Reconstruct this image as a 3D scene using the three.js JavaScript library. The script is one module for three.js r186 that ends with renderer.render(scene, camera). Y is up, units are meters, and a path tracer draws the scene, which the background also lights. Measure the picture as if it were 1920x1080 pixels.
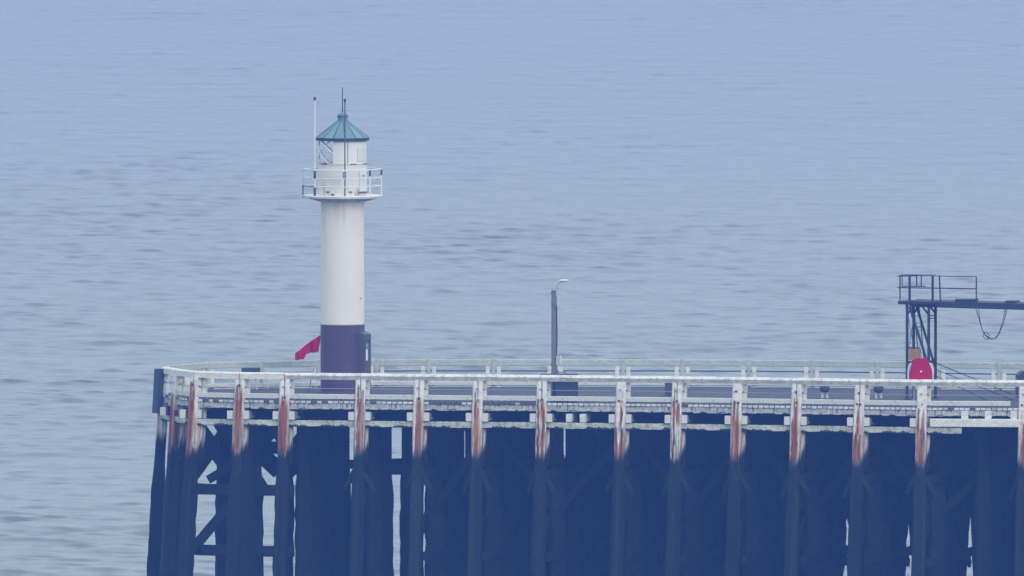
import * as THREE from 'three';
import { mergeGeometries } from 'three/addons/utils/BufferGeometryUtils.js';

// ---------------------------------------------------------------- camera, sky, sun, exposure
const scene = new THREE.Scene();
const EYE = 39.295, AIM = 4.67;                       // long lens, 900 m off, high up on the shore
const camera = new THREE.PerspectiveCamera(1.49317, 16 / 9, 5, 60000);
camera.position.set(0, EYE + AIM, 900);
camera.lookAt(0, AIM, 0);
camera.updateMatrixWorld();

const renderer = new THREE.WebGLRenderer({ antialias: true });
renderer.toneMapping = THREE.LinearToneMapping;
renderer.toneMappingExposure = 1.8;
renderer.shadowMap.enabled = true;
renderer.shadowMap.type = THREE.PCFSoftShadowMap;

{ // overcast sky: even bright cloud, bluish low down, a little warmer towards the zenith
  const W = 64, H = 64, d = new Float32Array(W * H * 4);
  for (let j = 0; j < H; j++) for (let i = 0; i < W; i++) {
    const el = ((j + 0.5) / H - 0.5) * Math.PI, s = Math.max(0, Math.sin(el)), k = (j * W + i) * 4;
    d[k] = 0.65 + 0.09 * s; d[k + 1] = 0.77 + 0.03 * s; d[k + 2] = 0.755 + 0.04 * s; d[k + 3] = 1;
  }
  const sky = new THREE.DataTexture(d, W, H, THREE.RGBAFormat, THREE.FloatType);
  sky.mapping = THREE.EquirectangularReflectionMapping; sky.magFilter = THREE.LinearFilter; sky.needsUpdate = true;
  scene.background = sky; scene.environment = sky;
}
const sun = new THREE.DirectionalLight(new THREE.Color(1.0, 0.92, 0.80), 0.8);
sun.position.set(62, 52, 88); sun.castShadow = true; sun.shadow.radius = 60;
sun.shadow.mapSize.set(4096, 4096);
Object.assign(sun.shadow.camera, { left: -45, right: 45, top: 45, bottom: -45, near: 1, far: 260 });
scene.add(sun, sun.target);
scene.fog = new THREE.FogExp2(new THREE.Color().setRGB(0.115, 0.28, 0.95), 0.00026);

// ---------------------------------------------------------------- helpers
const V = (x, y, z) => new THREE.Vector3(x, y, z);
function rng(seed) { let a = seed >>> 0; return () => { a = (a + 0x6D2B79F5) >>> 0; let t = Math.imul(a ^ (a >>> 15), 1 | a); t = (t + Math.imul(t ^ (t >>> 7), 61 | t)) ^ t; return ((t ^ (t >>> 14)) >>> 0) / 4294967296; }; }
function hash(i, j) { let h = Math.imul(i, 374761393) + Math.imul(j, 668265263) | 0; h = Math.imul(h ^ (h >>> 13), 1274126177); return ((h ^ (h >>> 16)) >>> 0) / 4294967296; }
function vn(x, y, px = 0) { // value noise, period px in x when given
  const i = Math.floor(x), j = Math.floor(y), fx = x - i, fy = y - j, u = fx * fx * (3 - 2 * fx), v = fy * fy * (3 - 2 * fy);
  const w = n => px ? ((n % px) + px) % px : n;
  const a = hash(w(i), j), b = hash(w(i + 1), j), c = hash(w(i), j + 1), e = hash(w(i + 1), j + 1);
  return a + (b - a) * u + (c - a) * v + (a - b - c + e) * u * v;
}
function fbm(x, y, o = 4, px = 0) { let s = 0, a = 0.5, t = 0; for (let k = 0; k < o; k++) { s += a * vn(x, y + k * 37.7, px); t += a; a *= 0.5; x *= 2; y *= 2; px *= 2; } return s / t; }
const sm = (a, b, x) => { const t = Math.min(1, Math.max(0, (x - a) / (b - a))); return t * t * (3 - 2 * t); };
const mix3 = (a, b, t) => [a[0] + (b[0] - a[0]) * t, a[1] + (b[1] - a[1]) * t, a[2] + (b[2] - a[2]) * t];
const enc = c => Math.round(255 * Math.min(1, Math.max(0, c <= 0.0031308 ? 12.92 * c : 1.055 * Math.pow(c, 1 / 2.4) - 0.055)));
function tex(w, h, fn, wrapS = THREE.RepeatWrapping, wrapT = THREE.ClampToEdgeWrapping) { // fn(u, v) -> linear base colour
  const d = new Uint8Array(w * h * 4);
  for (let j = 0; j < h; j++) for (let i = 0; i < w; i++) { const c = fn((i + 0.5) / w, (j + 0.5) / h), k = (j * w + i) * 4; d[k] = enc(c[0]); d[k + 1] = enc(c[1]); d[k + 2] = enc(c[2]); d[k + 3] = 255; }
  const t = new THREE.DataTexture(d, w, h); t.colorSpace = THREE.SRGBColorSpace; t.wrapS = wrapS; t.wrapT = wrapT; t.magFilter = THREE.LinearFilter; t.minFilter = THREE.LinearMipmapLinearFilter; t.generateMipmaps = true; t.needsUpdate = true;
  return t;
}
const mat = (r, g, b, rough = 0.8, extra = {}) => new THREE.MeshStandardMaterial({ color: new THREE.Color().setRGB(r, g, b), roughness: rough, ...extra });
const tmat = (map, rough = 0.85, extra = {}) => new THREE.MeshPhysicalMaterial({ map, roughness: rough, specularIntensity: 0.5, ...extra });
const MATT = { specularIntensity: 0.15 };
const cloth = (r, g, b) => new THREE.MeshPhysicalMaterial({ color: new THREE.Color().setRGB(r, g, b), roughness: 0.9, specularIntensity: 0.1, side: THREE.DoubleSide });
const taken = {};
function numbered(n) { const k = taken[n] = (taken[n] ?? -1) + 1; return k ? `${n}_${String(k).padStart(3, '0')}` : n; }
function put(name, geometry, material, parent) { const m = new THREE.Mesh(geometry, material); m.name = parent === scene ? numbered(name) : name; m.castShadow = m.receiveShadow = true; parent.add(m); return m; }
function tag(o, label, category, group, kind) { Object.assign(o.userData, { label, category }); if (group) o.userData.group = group; if (kind) o.userData.kind = kind; return o; }
function thing(name, label, category, [x, y, z], turn = 0, group) { const o = new THREE.Group(); o.name = numbered(name); o.position.set(x, y, z); o.rotation.y = turn; scene.add(o); return tag(o, label, category, group); }

// prism of any convex section [[z, y], ...] (counter-clockwise seen from +x) along x, flat faces, u in metres / 4, v 0..1 over the height
function prism(section, L, uOff = 0, end = null) {
  const P = [], U = [], n = section.length, ys = section.map(p => p[1]), y0 = Math.min(...ys), y1 = Math.max(...ys), a = -L / 2, b = L / 2;
  const tri = (...v) => { for (const [x, q, uv] of v) { P.push(x, q[1], q[0]); U.push(uv ? uv[0] : x / 4 + uOff, uv ? uv[1] : 0.02 + 0.96 * (q[1] - y0) / (y1 - y0)); } };
  for (let k = 0; k < n; k++) { const p = section[k], q = section[(k + 1) % n]; tri([a, p], [b, q], [b, p]); tri([a, p], [a, q], [b, q]); }
  const sides = P.length / 3;
  const cap = q => [uOff + q[0] / 4, 0.02 + 0.96 * (q[1] - y0) / (y1 - y0)];
  for (let k = 1; k < n - 1; k++) { tri([b, section[0], cap(section[0])], [b, section[k], cap(section[k])], [b, section[k + 1], cap(section[k + 1])].slice()); tri([a, section[0], cap(section[0])], [a, section[k + 1], cap(section[k + 1])], [a, section[k], cap(section[k])]); }
  const g = new THREE.BufferGeometry();
  g.setAttribute('position', new THREE.Float32BufferAttribute(P, 3)); g.setAttribute('uv', new THREE.Float32BufferAttribute(U, 2));
  // make every face point outwards
  const c = V(0, 0, 0), A = V(0, 0, 0), B = V(0, 0, 0), C = V(0, 0, 0), N = V(0, 0, 0), pos = g.attributes.position, uv = g.attributes.uv;
  c.y = (y0 + y1) / 2; c.z = section.reduce((s, p) => s + p[0], 0) / n;
  for (let k = 0; k < pos.count; k += 3) {
    A.fromBufferAttribute(pos, k); B.fromBufferAttribute(pos, k + 1); C.fromBufferAttribute(pos, k + 2);
    N.crossVectors(B.clone().sub(A), C.clone().sub(A));
    if (N.dot(A.clone().add(B).add(C).multiplyScalar(1 / 3).sub(c)) < 0) { const t = [uv.getX(k + 1), uv.getY(k + 1)]; pos.setXYZ(k + 1, C.x, C.y, C.z); pos.setXYZ(k + 2, B.x, B.y, B.z); uv.setXY(k + 1, uv.getX(k + 2), uv.getY(k + 2)); uv.setXY(k + 2, ...t); }
  }
  g.computeVertexNormals();
  if (end) { g.addGroup(0, sides, 0); g.addGroup(sides, pos.count - sides, 1); }
  return g;
}
const rect = (w, h, c = 0.02) => [[w / 2, -h / 2 + c], [w / 2, h / 2 - c], [w / 2 - c, h / 2], [-w / 2 + c, h / 2], [-w / 2, h / 2 - c], [-w / 2, -h / 2 + c], [-w / 2 + c, -h / 2], [w / 2 - c, -h / 2]];
const R0 = rng(5);
function along(m, p0, p1, roll = 0) { // turn a mesh whose length is local x to run from p0 to p1, local y upwards
  const x = p1.clone().sub(p0).normalize(), up = Math.abs(x.y) > 0.95 ? V(0, 0, -1) : V(0, 1, 0), z = V(0, 0, 0).crossVectors(x, up).normalize(), y = V(0, 0, 0).crossVectors(z, x);
  m.quaternion.setFromRotationMatrix(new THREE.Matrix4().makeBasis(x, y, z)); if (roll) m.rotateX(roll);
  m.position.copy(p0).add(p1).multiplyScalar(0.5); return m;
}
function beam(name, parent, p0, p1, w, h, material, { c = 0.02, section = null, end = false } = {}) {
  return along(put(name, prism(section || rect(w, h, Math.min(c, w / 3, h / 3)), p0.distanceTo(p1), R0(), end), material, parent), p0, p1);
}
function rod(name, parent, p0, p1, r, material, r2 = r, seg = 8) {
  const g = new THREE.CylinderGeometry(r2, r, p0.distanceTo(p1), seg); const m = put(name, g, material, parent);
  m.quaternion.setFromUnitVectors(V(0, 1, 0), p1.clone().sub(p0).normalize()); m.position.copy(p0).add(p1).multiplyScalar(0.5); return m;
}
const tubeGeo = (pts, r, n = 32, closed = false, seg = 6) => new THREE.TubeGeometry(new THREE.CatmullRomCurve3(pts, closed, 'centripetal'), n, r, seg, closed);
const polyTube = (pts, r, closed) => { const path = new THREE.CurvePath(); const q = closed ? [...pts, pts[0]] : pts; const gs = []; for (let i = 0; i + 1 < q.length; i++) gs.push(new THREE.TubeGeometry(new THREE.LineCurve3(q[i], q[i + 1]), 1, r, 6, false)); return mergeGeometries(gs); };

// ---------------------------------------------------------------- the sea
const SEA = -8.4;
{
  const rnd = rng(77), comps = [];
  for (let k = 0; k < 46; k++) {
    const lam = 1.15 * Math.pow(15, k / 45), dir = Math.PI / 2 + (rnd() + rnd() + rnd() - 1.5) * (1.5 - 0.8 * k / 45) + 0.12, kk = 2 * Math.PI / lam;
    comps.push([kk * Math.cos(dir), kk * Math.sin(dir), rnd() * 6.283, 0.0041 * Math.pow(lam, 0.16)]);
  }
  const height = (x, z) => {
    const far = Math.max(Math.abs(x) - 70, z - 80, -z - 1050, 0), fade = Math.exp(-far / 60); if (fade < 0.01) return 0;
    const gust = 0.62 + 0.85 * vn(x / 23 + 7, z / 60 + 3) * vn(x / 9 + 1, z / 21 + 9) + 0.25 * vn(x / 40, z / 160);
    let s = 0; for (const [a, b, p, m] of comps) s += m * Math.sin(a * x + b * z + p);
    s += 0.35 * Math.max(0, s - 0.03);               // crests a little sharper than troughs
    return s * gust * fade * (2.0 - 1.1 * sm(-20, -620, z));
  };
  const xs = [], zs = [];
  for (let x = -66; x <= 66.01; x += 0.42) xs.push(x);
  for (let s = 1, x = 66; x < 24000; s *= 1.45) { x += s; xs.push(x); xs.unshift(-x); }
  for (let z = 60; z > -1000; z -= 0.42 + Math.max(0, -z) * 0.0006) zs.push(z);
  for (let s = 1, z = zs[zs.length - 1]; z > -24000; s *= 1.4) { z -= s; zs.push(z); }
  for (let s = 1, z = 60; z < 2600; s *= 1.45) { z += s; zs.unshift(z); }
  const nx = xs.length, nz = zs.length, P = new Float32Array(nx * nz * 3), I = new Uint32Array((nx - 1) * (nz - 1) * 6);
  let k = 0; for (const z of zs) for (const x of xs) { P[k++] = x; P[k++] = height(x, z); P[k++] = z; }
  k = 0; for (let j = 0; j + 1 < nz; j++) for (let i = 0; i + 1 < nx; i++) { const a = j * nx + i, b = a + nx; I[k++] = a; I[k++] = a + 1; I[k++] = b; I[k++] = a + 1; I[k++] = b + 1; I[k++] = b; }
  const g = new THREE.BufferGeometry(); g.setAttribute('position', new THREE.BufferAttribute(P, 3)); g.setIndex(new THREE.BufferAttribute(I, 1)); g.computeVertexNormals();
  const water = new THREE.MeshPhysicalMaterial({ color: new THREE.Color().setRGB(0.012, 0.022, 0.030), roughness: 0.24, ior: 1.33 });
  const sea = put('sea', g, water, scene); sea.position.y = SEA; tag(sea, 'calm pale blue sea with small ripples around the pier', 'sea', null, 'structure');
}

// ---------------------------------------------------------------- materials of the pier
const SUNK = [0.020, 0.024, 0.024];
const whitePaint = (u, v, k = 1) => { const n = fbm(u * 24, v * 5, 4, 24), st = fbm(u * 90, v * 1.2, 3, 90), p = fbm(u * 60 + 3, v * 14, 3, 60); let c = mix3([0.73, 0.715, 0.67], [0.62, 0.605, 0.56], sm(0.35, 0.75, n)); c = mix3(c, [0.33, 0.31, 0.27], 0.45 * sm(0.56, 0.8, st) * sm(0.4, 0.7, n)); return mix3(c, [0.2, 0.18, 0.16], k * sm(0.66, 0.74, p)); };
const M = {};
M.white = tmat(tex(1024, 64, (u, v) => whitePaint(u, v, 0.5)), 0.7);
M.rail = tmat(tex(1024, 64, (u, v) => mix3(whitePaint(u, v, 0.4), [0.40, 0.38, 0.39], 0.6 * sm(0.42, 0.65, fbm(u * 30 + 9, v * 3 + 2, 4, 30)))), 0.7);
M.stringer = tmat(tex(1024, 64, (u, v) => {
  const st = fbm(u * 110, v * 0.9, 3, 110), n = fbm(u * 14 + 5, v * 3, 4, 14), rag = 0.03 + 0.36 * fbm(u * 60, 4, 4, 60) * sm(0.3, 0.6, n);
  let c = mix3([0.52, 0.52, 0.50], [0.38, 0.38, 0.38], sm(0.3, 0.7, n)); c = mix3(c, [0.07, 0.075, 0.08], 0.8 * sm(0.5, 0.68, st) * sm(0.1, 0.8, v + 0.3 * n));
  return v < rag ? SUNK : c;
}), 0.85);
M.waling = tmat(tex(1024, 64, (u, v) => {
  const st = fbm(u * 80, v * 1.2, 3, 80), n = fbm(u * 18 + 5, v * 4, 4, 18), e = fbm(u * 60, 8, 3, 60);
  let c = mix3([0.56, 0.57, 0.50], [0.40, 0.42, 0.35], sm(0.3, 0.72, n)); c = mix3(c, [0.17, 0.19, 0.15], 0.6 * sm(0.56, 0.74, st));
  const gone = v < 0.05 + 0.55 * e * sm(0.25, 0.65, fbm(u * 12, 2, 2, 12)) || v > 1 - 0.12 * e || fbm(u * 50 + 1, v * 10, 3, 50) > 0.76;
  return gone ? [0.03, 0.034, 0.03] : c;
}), 0.9);
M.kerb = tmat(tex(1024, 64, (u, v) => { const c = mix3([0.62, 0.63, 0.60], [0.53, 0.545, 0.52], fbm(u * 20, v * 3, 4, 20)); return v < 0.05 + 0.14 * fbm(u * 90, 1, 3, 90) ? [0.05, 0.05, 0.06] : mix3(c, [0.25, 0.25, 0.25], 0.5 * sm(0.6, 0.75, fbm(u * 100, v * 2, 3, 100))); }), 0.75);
M.farRail = tmat(tex(1024, 64, (u, v) => { const n = fbm(u * 30 + 2, v * 4, 4, 30); return mix3([0.47, 0.50, 0.47], [0.38, 0.41, 0.39], sm(0.3, 0.7, n)); }), 0.85);
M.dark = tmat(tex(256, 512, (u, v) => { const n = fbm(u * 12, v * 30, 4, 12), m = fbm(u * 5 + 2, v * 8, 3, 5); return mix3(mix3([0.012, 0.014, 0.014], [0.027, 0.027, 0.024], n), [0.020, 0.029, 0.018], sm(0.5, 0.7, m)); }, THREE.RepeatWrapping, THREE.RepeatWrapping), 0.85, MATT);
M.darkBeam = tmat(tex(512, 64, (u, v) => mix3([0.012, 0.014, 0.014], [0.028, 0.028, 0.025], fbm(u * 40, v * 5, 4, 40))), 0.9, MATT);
M.cross = tmat(tex(1024, 64, (u, v) => { const x = u * 16, n = fbm(u * 90, v * 4, 4), shadeDirt = mix3([0.02, 0.021, 0.02], [0.045, 0.045, 0.04], fbm(u * 60, v * 4, 3)); return x < 0.03 ? [0.64, 0.63, 0.60] : x < 0.1 ? [0.42, 0.42, 0.40] : n > 0.30 + 0.42 * x ? mix3([0.30, 0.30, 0.29], [0.16, 0.165, 0.16], fbm(u * 200, v * 6, 3)) : shadeDirt; }, THREE.ClampToEdgeWrapping), 0.9, { specularIntensity: 0.2 });  // sides darken inward: shade under the deck put into the colour, plus dirt
M.planks = [0, 1, 2, 3].map(k => tmat(tex(256, 64, (u, v) => { const g = fbm(u * 6, v * 26 + k * 9, 4, 6), n = fbm(u * 8 + k, v * 3, 3, 8); return mix3([0.05 + 0.007 * k, 0.054 + 0.007 * k, 0.066 + 0.007 * k], [0.095, 0.096, 0.11], 0.6 * g + 0.4 * n); }), 0.85));
M.plankEnd = [mat(0.66, 0.66, 0.63, 0.75), mat(0.55, 0.56, 0.55, 0.8), mat(0.40, 0.41, 0.42, 0.8), mat(0.10, 0.10, 0.11, 0.9)];
M.bolt = mat(0.42, 0.38, 0.36, 0.45, { metalness: 0.6 });
M.rustBolt = mat(0.10, 0.05, 0.04, 0.8);
M.wire = mat(0.30, 0.31, 0.34, 0.5, { metalness: 0.4 });
M.darkPipe = mat(0.07, 0.08, 0.10, 0.6);

// rust and peeling paint of one front post: u runs round the four faces (front first), v over heights from +1.0 m down to -3.4 m
const PT = 1.0, PB = -3.4;
function postTexture(seed, o) {
  return tex(128, 512, (u, v) => {
    const y = PB + v * (PT - PB), f = Math.floor(u * 4), s = u * 4 - f, q = seed * 13.7;
    let c = whitePaint(u * 0.25 + seed * 0.31, v * 6, 0.35);
    const streak = fbm(u * 22 + q, y * 0.6, 3), worn = o.end + (f === 0 ? 0 : 0.15) + (streak - 0.5) * 0.25 + (fbm(u * 70 + q, y * 1.1, 2) - 0.5) * 0.3;
    const warm = fbm(u * 9 + q, y * 0.9 + 5, 3);
    c = mix3(c, [0.40, 0.26, 0.18], 0.8 * sm(0.42, 0.75, warm) * sm(0.5, -0.8, y)); c = mix3(c, [0.16, 0.15, 0.12], 0.85 * sm(0.44, 0.58, fbm(u * 40 + q, y * 1.3 + 3, 4)) * sm(-0.7, -1.5, y + warm - 0.5));
    if (f === 0 || f === 1) for (const [s0, w, top, bot, deep] of o.rust) {
      const ss = f === 0 ? s : 1 + s * 0.9, wig = (fbm(y * 1.6 + q + s0 * 9, 2, 3) - 0.5) * 0.16, edge = (fbm(s * 9 + q, y * 2.5, 3) - 0.5) * 0.34;
      const d = Math.abs(ss - s0 - wig) + edge, grow = w * (0.55 + 0.45 * sm(top, top - 0.9, y));
      const k = sm(grow, grow * 0.45, d) * sm(top + 0.03, top - 0.06 - 0.1 * (0.5 + edge * 3), y) * sm(bot - 0.3, bot + 0.1, y + (streak - 0.5) * 0.3);
      const halo = sm(grow * 1.9, grow * 0.5, d) * sm(top + 0.05, top - 0.3, y) * sm(bot - 0.3, bot + 0.1, y);
      c = mix3(c, [0.52, 0.28, 0.14], 0.7 * halo * sm(0.3, 0.65, warm));
      const col = mix3([0.285, 0.09, 0.02], deep ? [0.09, 0.02, 0.011] : [0.15, 0.038, 0.013], sm(0.3, 0.7, fbm(s * 14 + q, y * 1.5, 3)));
      c = mix3(c, col, k * (0.62 + 0.36 * sm(0.25, 0.6, fbm(s * 5 + q, y * 0.8 + 9, 3))));
    }
    const wet = mix3(mix3([0.007, 0.009, 0.009], [0.018, 0.020, 0.017], fbm(u * 14, y * 2.2 + q, 3)), [0.024, 0.031, 0.021], 0.7 * sm(0.5, 0.72, fbm(u * 8 + q, y * 1.4, 3)));
    return mix3(wet, c, sm(worn - 0.42, worn + 0.14, y));
  }, THREE.RepeatWrapping, THREE.ClampToEdgeWrapping);
}
// square timber pile, axis leaning by `lean` metres outwards (+z) per metre down; shellfish growth thickens it below `crust`
function pileGeo({ w = 0.42, d = 0.42, top, bottom, lean = 0, crust = -2.6, grow = 0.05, seed = 1, x0 = 0, z0 = 0, step = 0.36, leanX = 0 }) {
  const c = 0.045, sec = [[-w / 2 + c, d / 2], [0, d / 2], [w / 2 - c, d / 2], [w / 2, d / 2 - c], [w / 2, 0], [w / 2, -d / 2 + c], [w / 2 - c, -d / 2], [0, -d / 2], [-w / 2 + c, -d / 2], [-w / 2, -d / 2 + c], [-w / 2, 0], [-w / 2, d / 2 - c]];
  const front = x => 0.25 * Math.min(1, Math.max(0, (x + 0.21) / 0.42)), us = [front(x0 - w / 2 + c), front(x0), front(x0 + w / 2 - c), 0.28, 0.375, 0.47, 0.53, 0.625, 0.72, 0.78, 0.875, 0.97, 1.03];
  const P = [], U = [], n = 12, rows = Math.max(2, Math.round((top - bottom) / step)), ring = [];
  for (let r = 0; r <= rows; r++) {
    const y = top + (bottom - top) * r / rows, row = [];
    for (let k = 0; k < n; k++) {
      const [sx, sz] = sec[k], t = sm(crust, crust - 1.2, y), e = grow * t * (0.35 + 1.5 * vn(k * 1.7 + seed * 5.1, y * 3.1 + seed)) + 0.012 * (vn(k + seed, y * 1.3) - 0.5), L = Math.hypot(sx, sz);
      row.push([x0 + sx + sx / L * e + leanX * -y, y, z0 + sz + sz / L * e + lean * -y]);
    }
    ring.push(row);
  }
  const v = y => (y - PB) / (PT - PB), add = (p, u) => { P.push(...p); U.push(u, v(p[1])); };
  for (let r = 0; r < rows; r++) for (let k = 0; k < n; k++) { const j = (k + 1) % n, a = ring[r][k], b = ring[r][j], e = ring[r + 1][k], f = ring[r + 1][j], u0 = us[k], u1 = us[k + 1]; add(a, u0); add(e, u0); add(f, u1); add(a, u0); add(f, u1); add(b, u1); }
  for (let k = 1; k < n - 1; k++) { const t = ring[0]; add(t[0], 0.1); add(t[k], 0.15); add(t[k + 1], 0.2); }
  const g = new THREE.BufferGeometry(); g.setAttribute('position', new THREE.Float32BufferAttribute(P, 3)); g.setAttribute('uv', new THREE.Float32BufferAttribute(U, 2)); g.computeVertexNormals(); return g;
}

M.backing = tmat(postTexture(40, { end: -1.75, rust: [[0.3, 0.2, -0.5, -2.0, 0]] }), 0.9, { specularIntensity: 0.2 });

// ---------------------------------------------------------------- plan of the pier: cross frames from the near edge to the far edge
const FR = [ // near x, z; far x, z
  [-14.31, -6.85, -14.05, -8.3], [-13.74, -5.0, -12.59, -10.95], [-12.97, -3.0, -10.35, -11.6], [-11.12, -2.2, -8.0, -12.7], [-9.28, -1.75, -5.6, -13.25],
  [-6.18, -1.1, -3.45, -13.3], [-3.79, -0.65, -0.77, -13.3], [-1.39, -0.2, 1.79, -13.3], [1.22, 0.2, 4.59, -13.35], [4.45, 0.85, 7.05, -13.2],
  [6.73, 1.4, 9.8, -13.0], [9.17, 2.05, 12.4, -12.5], [11.58, 2.7, 15.1, -11.9], [14.13, 3.5, 17.6, -11.2], [16.64, 4.2, 20.1, -10.5], [20.77, 4.6, 23.6, -9.5],
  [23.4, 5.1, 26.2, -8.8], [26.0, 5.6, 28.8, -8.2],
];
const NF = FR.length, near = FR.map(f => V(f[0], 0, f[1])), farp = FR.map(f => V(f[2], 0, f[3]));
const ringPts = [...near, ...[...farp].reverse()];
const outward = ringPts.map((p, i) => { const a = ringPts[(i + ringPts.length - 1) % ringPts.length], b = ringPts[(i + 1) % ringPts.length], u = p.clone().sub(a).normalize(), v = b.clone().sub(p).normalize(); if (i === NF - 1) v.copy(u); if (i === NF) u.copy(v); const t = u.add(v).normalize(); return V(-t.z, 0, t.x); });
const nOut = near.map((_, i) => outward[i]), fOut = farp.map((_, i) => outward[2 * NF - 1 - i]);
const lerpF = (a, u) => { const i = Math.min(NF - 2, Math.max(0, Math.floor(u))), t = u - i; return a[i].clone().lerp(a[i + 1], t); };
const face = n => Math.atan2(n.x, n.z);

const pier = thing('pier', 'long timber pier with white railings, rust-streaked posts and dark tarred piles standing in the sea', 'pier', [0, 0, 0]);

{ // deck planks, each its own piece, running across the pier
  const rnd = rng(21), u = [0]; let acc = 0;
  for (let i = 0; i < NF - 1; i++) { const L = near[i].distanceTo(near[i + 1]), n = Math.round(L / 0.222); for (let k = 1; k <= n; k++) u.push(i + k / n); }
  for (let k = 0; k + 1 < u.length; k++) {
    const i = Math.min(NF - 2, Math.floor((u[k] + u[k + 1]) / 2)), edge = (a, n, x, off) => lerpF(a, x).add(lerpF(n, x).normalize().multiplyScalar(off));
    const jut = 0.10 + 0.05 * rnd(), g0 = 0.07 * (u[k + 1] - u[k]), a = u[k] + g0, b = u[k + 1] - g0;
    const q = [edge(near, nOut, a, jut), edge(near, nOut, b, jut), edge(farp, fOut, b, 0.06), edge(farp, fOut, a, 0.06)];
    const y1 = -0.004 * rnd() , y0 = -0.088 - 0.012 * rnd(), P = [], U = [], L = q[0].distanceTo(q[3]);
    const quad = (p, o) => { for (const j of [0, 1, 2, 0, 2, 3]) { P.push(...p[j]); U.push(...o[j]); } };
    const at = (j, y) => [q[j].x, y, q[j].z], v0 = rnd(), uvs = [[v0, 0.02], [v0, 0.98], [v0 + L / 4, 0.98], [v0 + L / 4, 0.02]];
    quad([at(0, y0), at(1, y0), at(1, y1), at(0, y1)], uvs); quad([at(2, y0), at(3, y0), at(3, y1), at(2, y1)], uvs);
    quad([at(0, y1), at(1, y1), at(2, y1), at(3, y1)], uvs); quad([at(0, y0), at(3, y0), at(2, y0), at(1, y0)], uvs);
    quad([at(1, y0), at(2, y0), at(2, y1), at(1, y1)], uvs); quad([at(3, y0), at(0, y0), at(0, y1), at(3, y1)], uvs);
    const g = new THREE.BufferGeometry(); g.setAttribute('position', new THREE.Float32BufferAttribute(P, 3)); g.setAttribute('uv', new THREE.Float32BufferAttribute(U, 2)); g.computeVertexNormals(); g.addGroup(0, 6, 0); g.addGroup(6, 30, 1);
    const bare = i === 7 ? 0.85 : i === 5 || i === 6 ? 0.35 : i < 4 ? 0.3 : 0.06, r = rnd();
    put('deck_plank', g, [M.plankEnd[r < bare ? 3 : r < bare + 0.15 ? 2 : rnd() < 0.5 ? 0 : 1], M.planks[Math.floor(rnd() * 4)]], pier);
  }
}

const offs = (p, n, o, y) => p.clone().addScaledVector(n, o).setY(y);
const HEADSEC = [[0.15, -0.135], [0.15, 0.09], [0.10, 0.135], [-0.10, 0.135], [-0.15, 0.09], [-0.15, -0.135]];
const RAILSEC = [[0.09, -0.135], [0.175, 0.035], [0.10, 0.135], [-0.10, 0.135], [-0.175, 0.035], [-0.09, -0.135]];
const lean = i => i < 2 ? 0.06 : i === 2 ? 0.075 : 0.13;
for (let i = 0; i + 1 < NF; i++) {
  const t = near[i + 1].clone().sub(near[i]).normalize(), n = V(-t.z, 0, t.x), gap = i < 5 || i === 8 || i === 12 ? 0.012 : 0.002;
  const a = near[i].clone().addScaledVector(t, gap), b = near[i + 1].clone().addScaledVector(t, -gap), sag = 0.012 * (hash(i, 3) - 0.5);
  beam('handrail', pier, offs(a, n, -0.06, 0.995 + sag), offs(b, n, -0.06, 0.995 - sag), 0, 0, i < 4 ? M.white : M.rail, { section: i < 4 ? HEADSEC : RAILSEC });
  if (i > 0) beam('kerb_board', pier, offs(a, n, 0.0, 0.165), offs(i === 14 ? b.clone().addScaledVector(t, -0.55) : b, n, 0.0, 0.165), 0.14, 0.215, M.kerb);
  beam('stringer', pier, offs(a, n, -0.02, -0.235), offs(b, n, -0.02, -0.235), 0.2, 0.255, M.stringer);
  if (i < 14) beam('waling', pier, offs(a, n, 0.06, -0.925), offs(b, n, 0.06, -0.925), 0.2, 0.275, M.waling);
  rod('rail_wire', pier, offs(a, n, -0.02, 0.50), offs(b, n, -0.02, 0.50), 0.016, M.wire);
  for (const f of [0.33, 0.66]) beam('stringer', pier, offs(near[i].clone().lerp(farp[i], f), n, 0, -0.24), offs(near[i + 1].clone().lerp(farp[i + 1], f), n, 0, -0.24), 0.2, 0.26, M.darkBeam);
}
// rightmost bays: short joist ends over a long white lower beam
{
  const t = near[15].clone().sub(near[14]).normalize(), n = V(-t.z, 0, t.x), p = s => near[14].clone().addScaledVector(t, s);
  beam('waling', pier, offs(near[14], n, 0.06, -0.925), offs(p(1.62), n, 0.06, -0.925), 0.22, 0.275, M.waling);
  beam('lower_beam', pier, offs(p(0.35), n, 0.16, -0.61), offs(p(6.8), n, 0.16, -0.61), 0.24, 0.33, M.white);
  for (const s of [1.75, 2.7, 3.75, 4.6, 5.5]) beam('joist_end', pier, offs(p(s), n, 0.16, -0.275), offs(p(s), n, -1.4, -0.275), 0.28, 0.33, M.white);
}
{ // two extra beam ends in the bay right of the lamp
  const t = near[9].clone().sub(near[8]).normalize(), n = V(-t.z, 0, t.x);
  for (const s of [1.15, 1.72]) beam('beam_end', pier, offs(near[8].clone().addScaledVector(t, s), n, 0.15, -0.605), offs(near[8].clone().addScaledVector(t, s), n, -0.9, -0.605), 0.24, 0.33, M.white);
}
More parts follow.
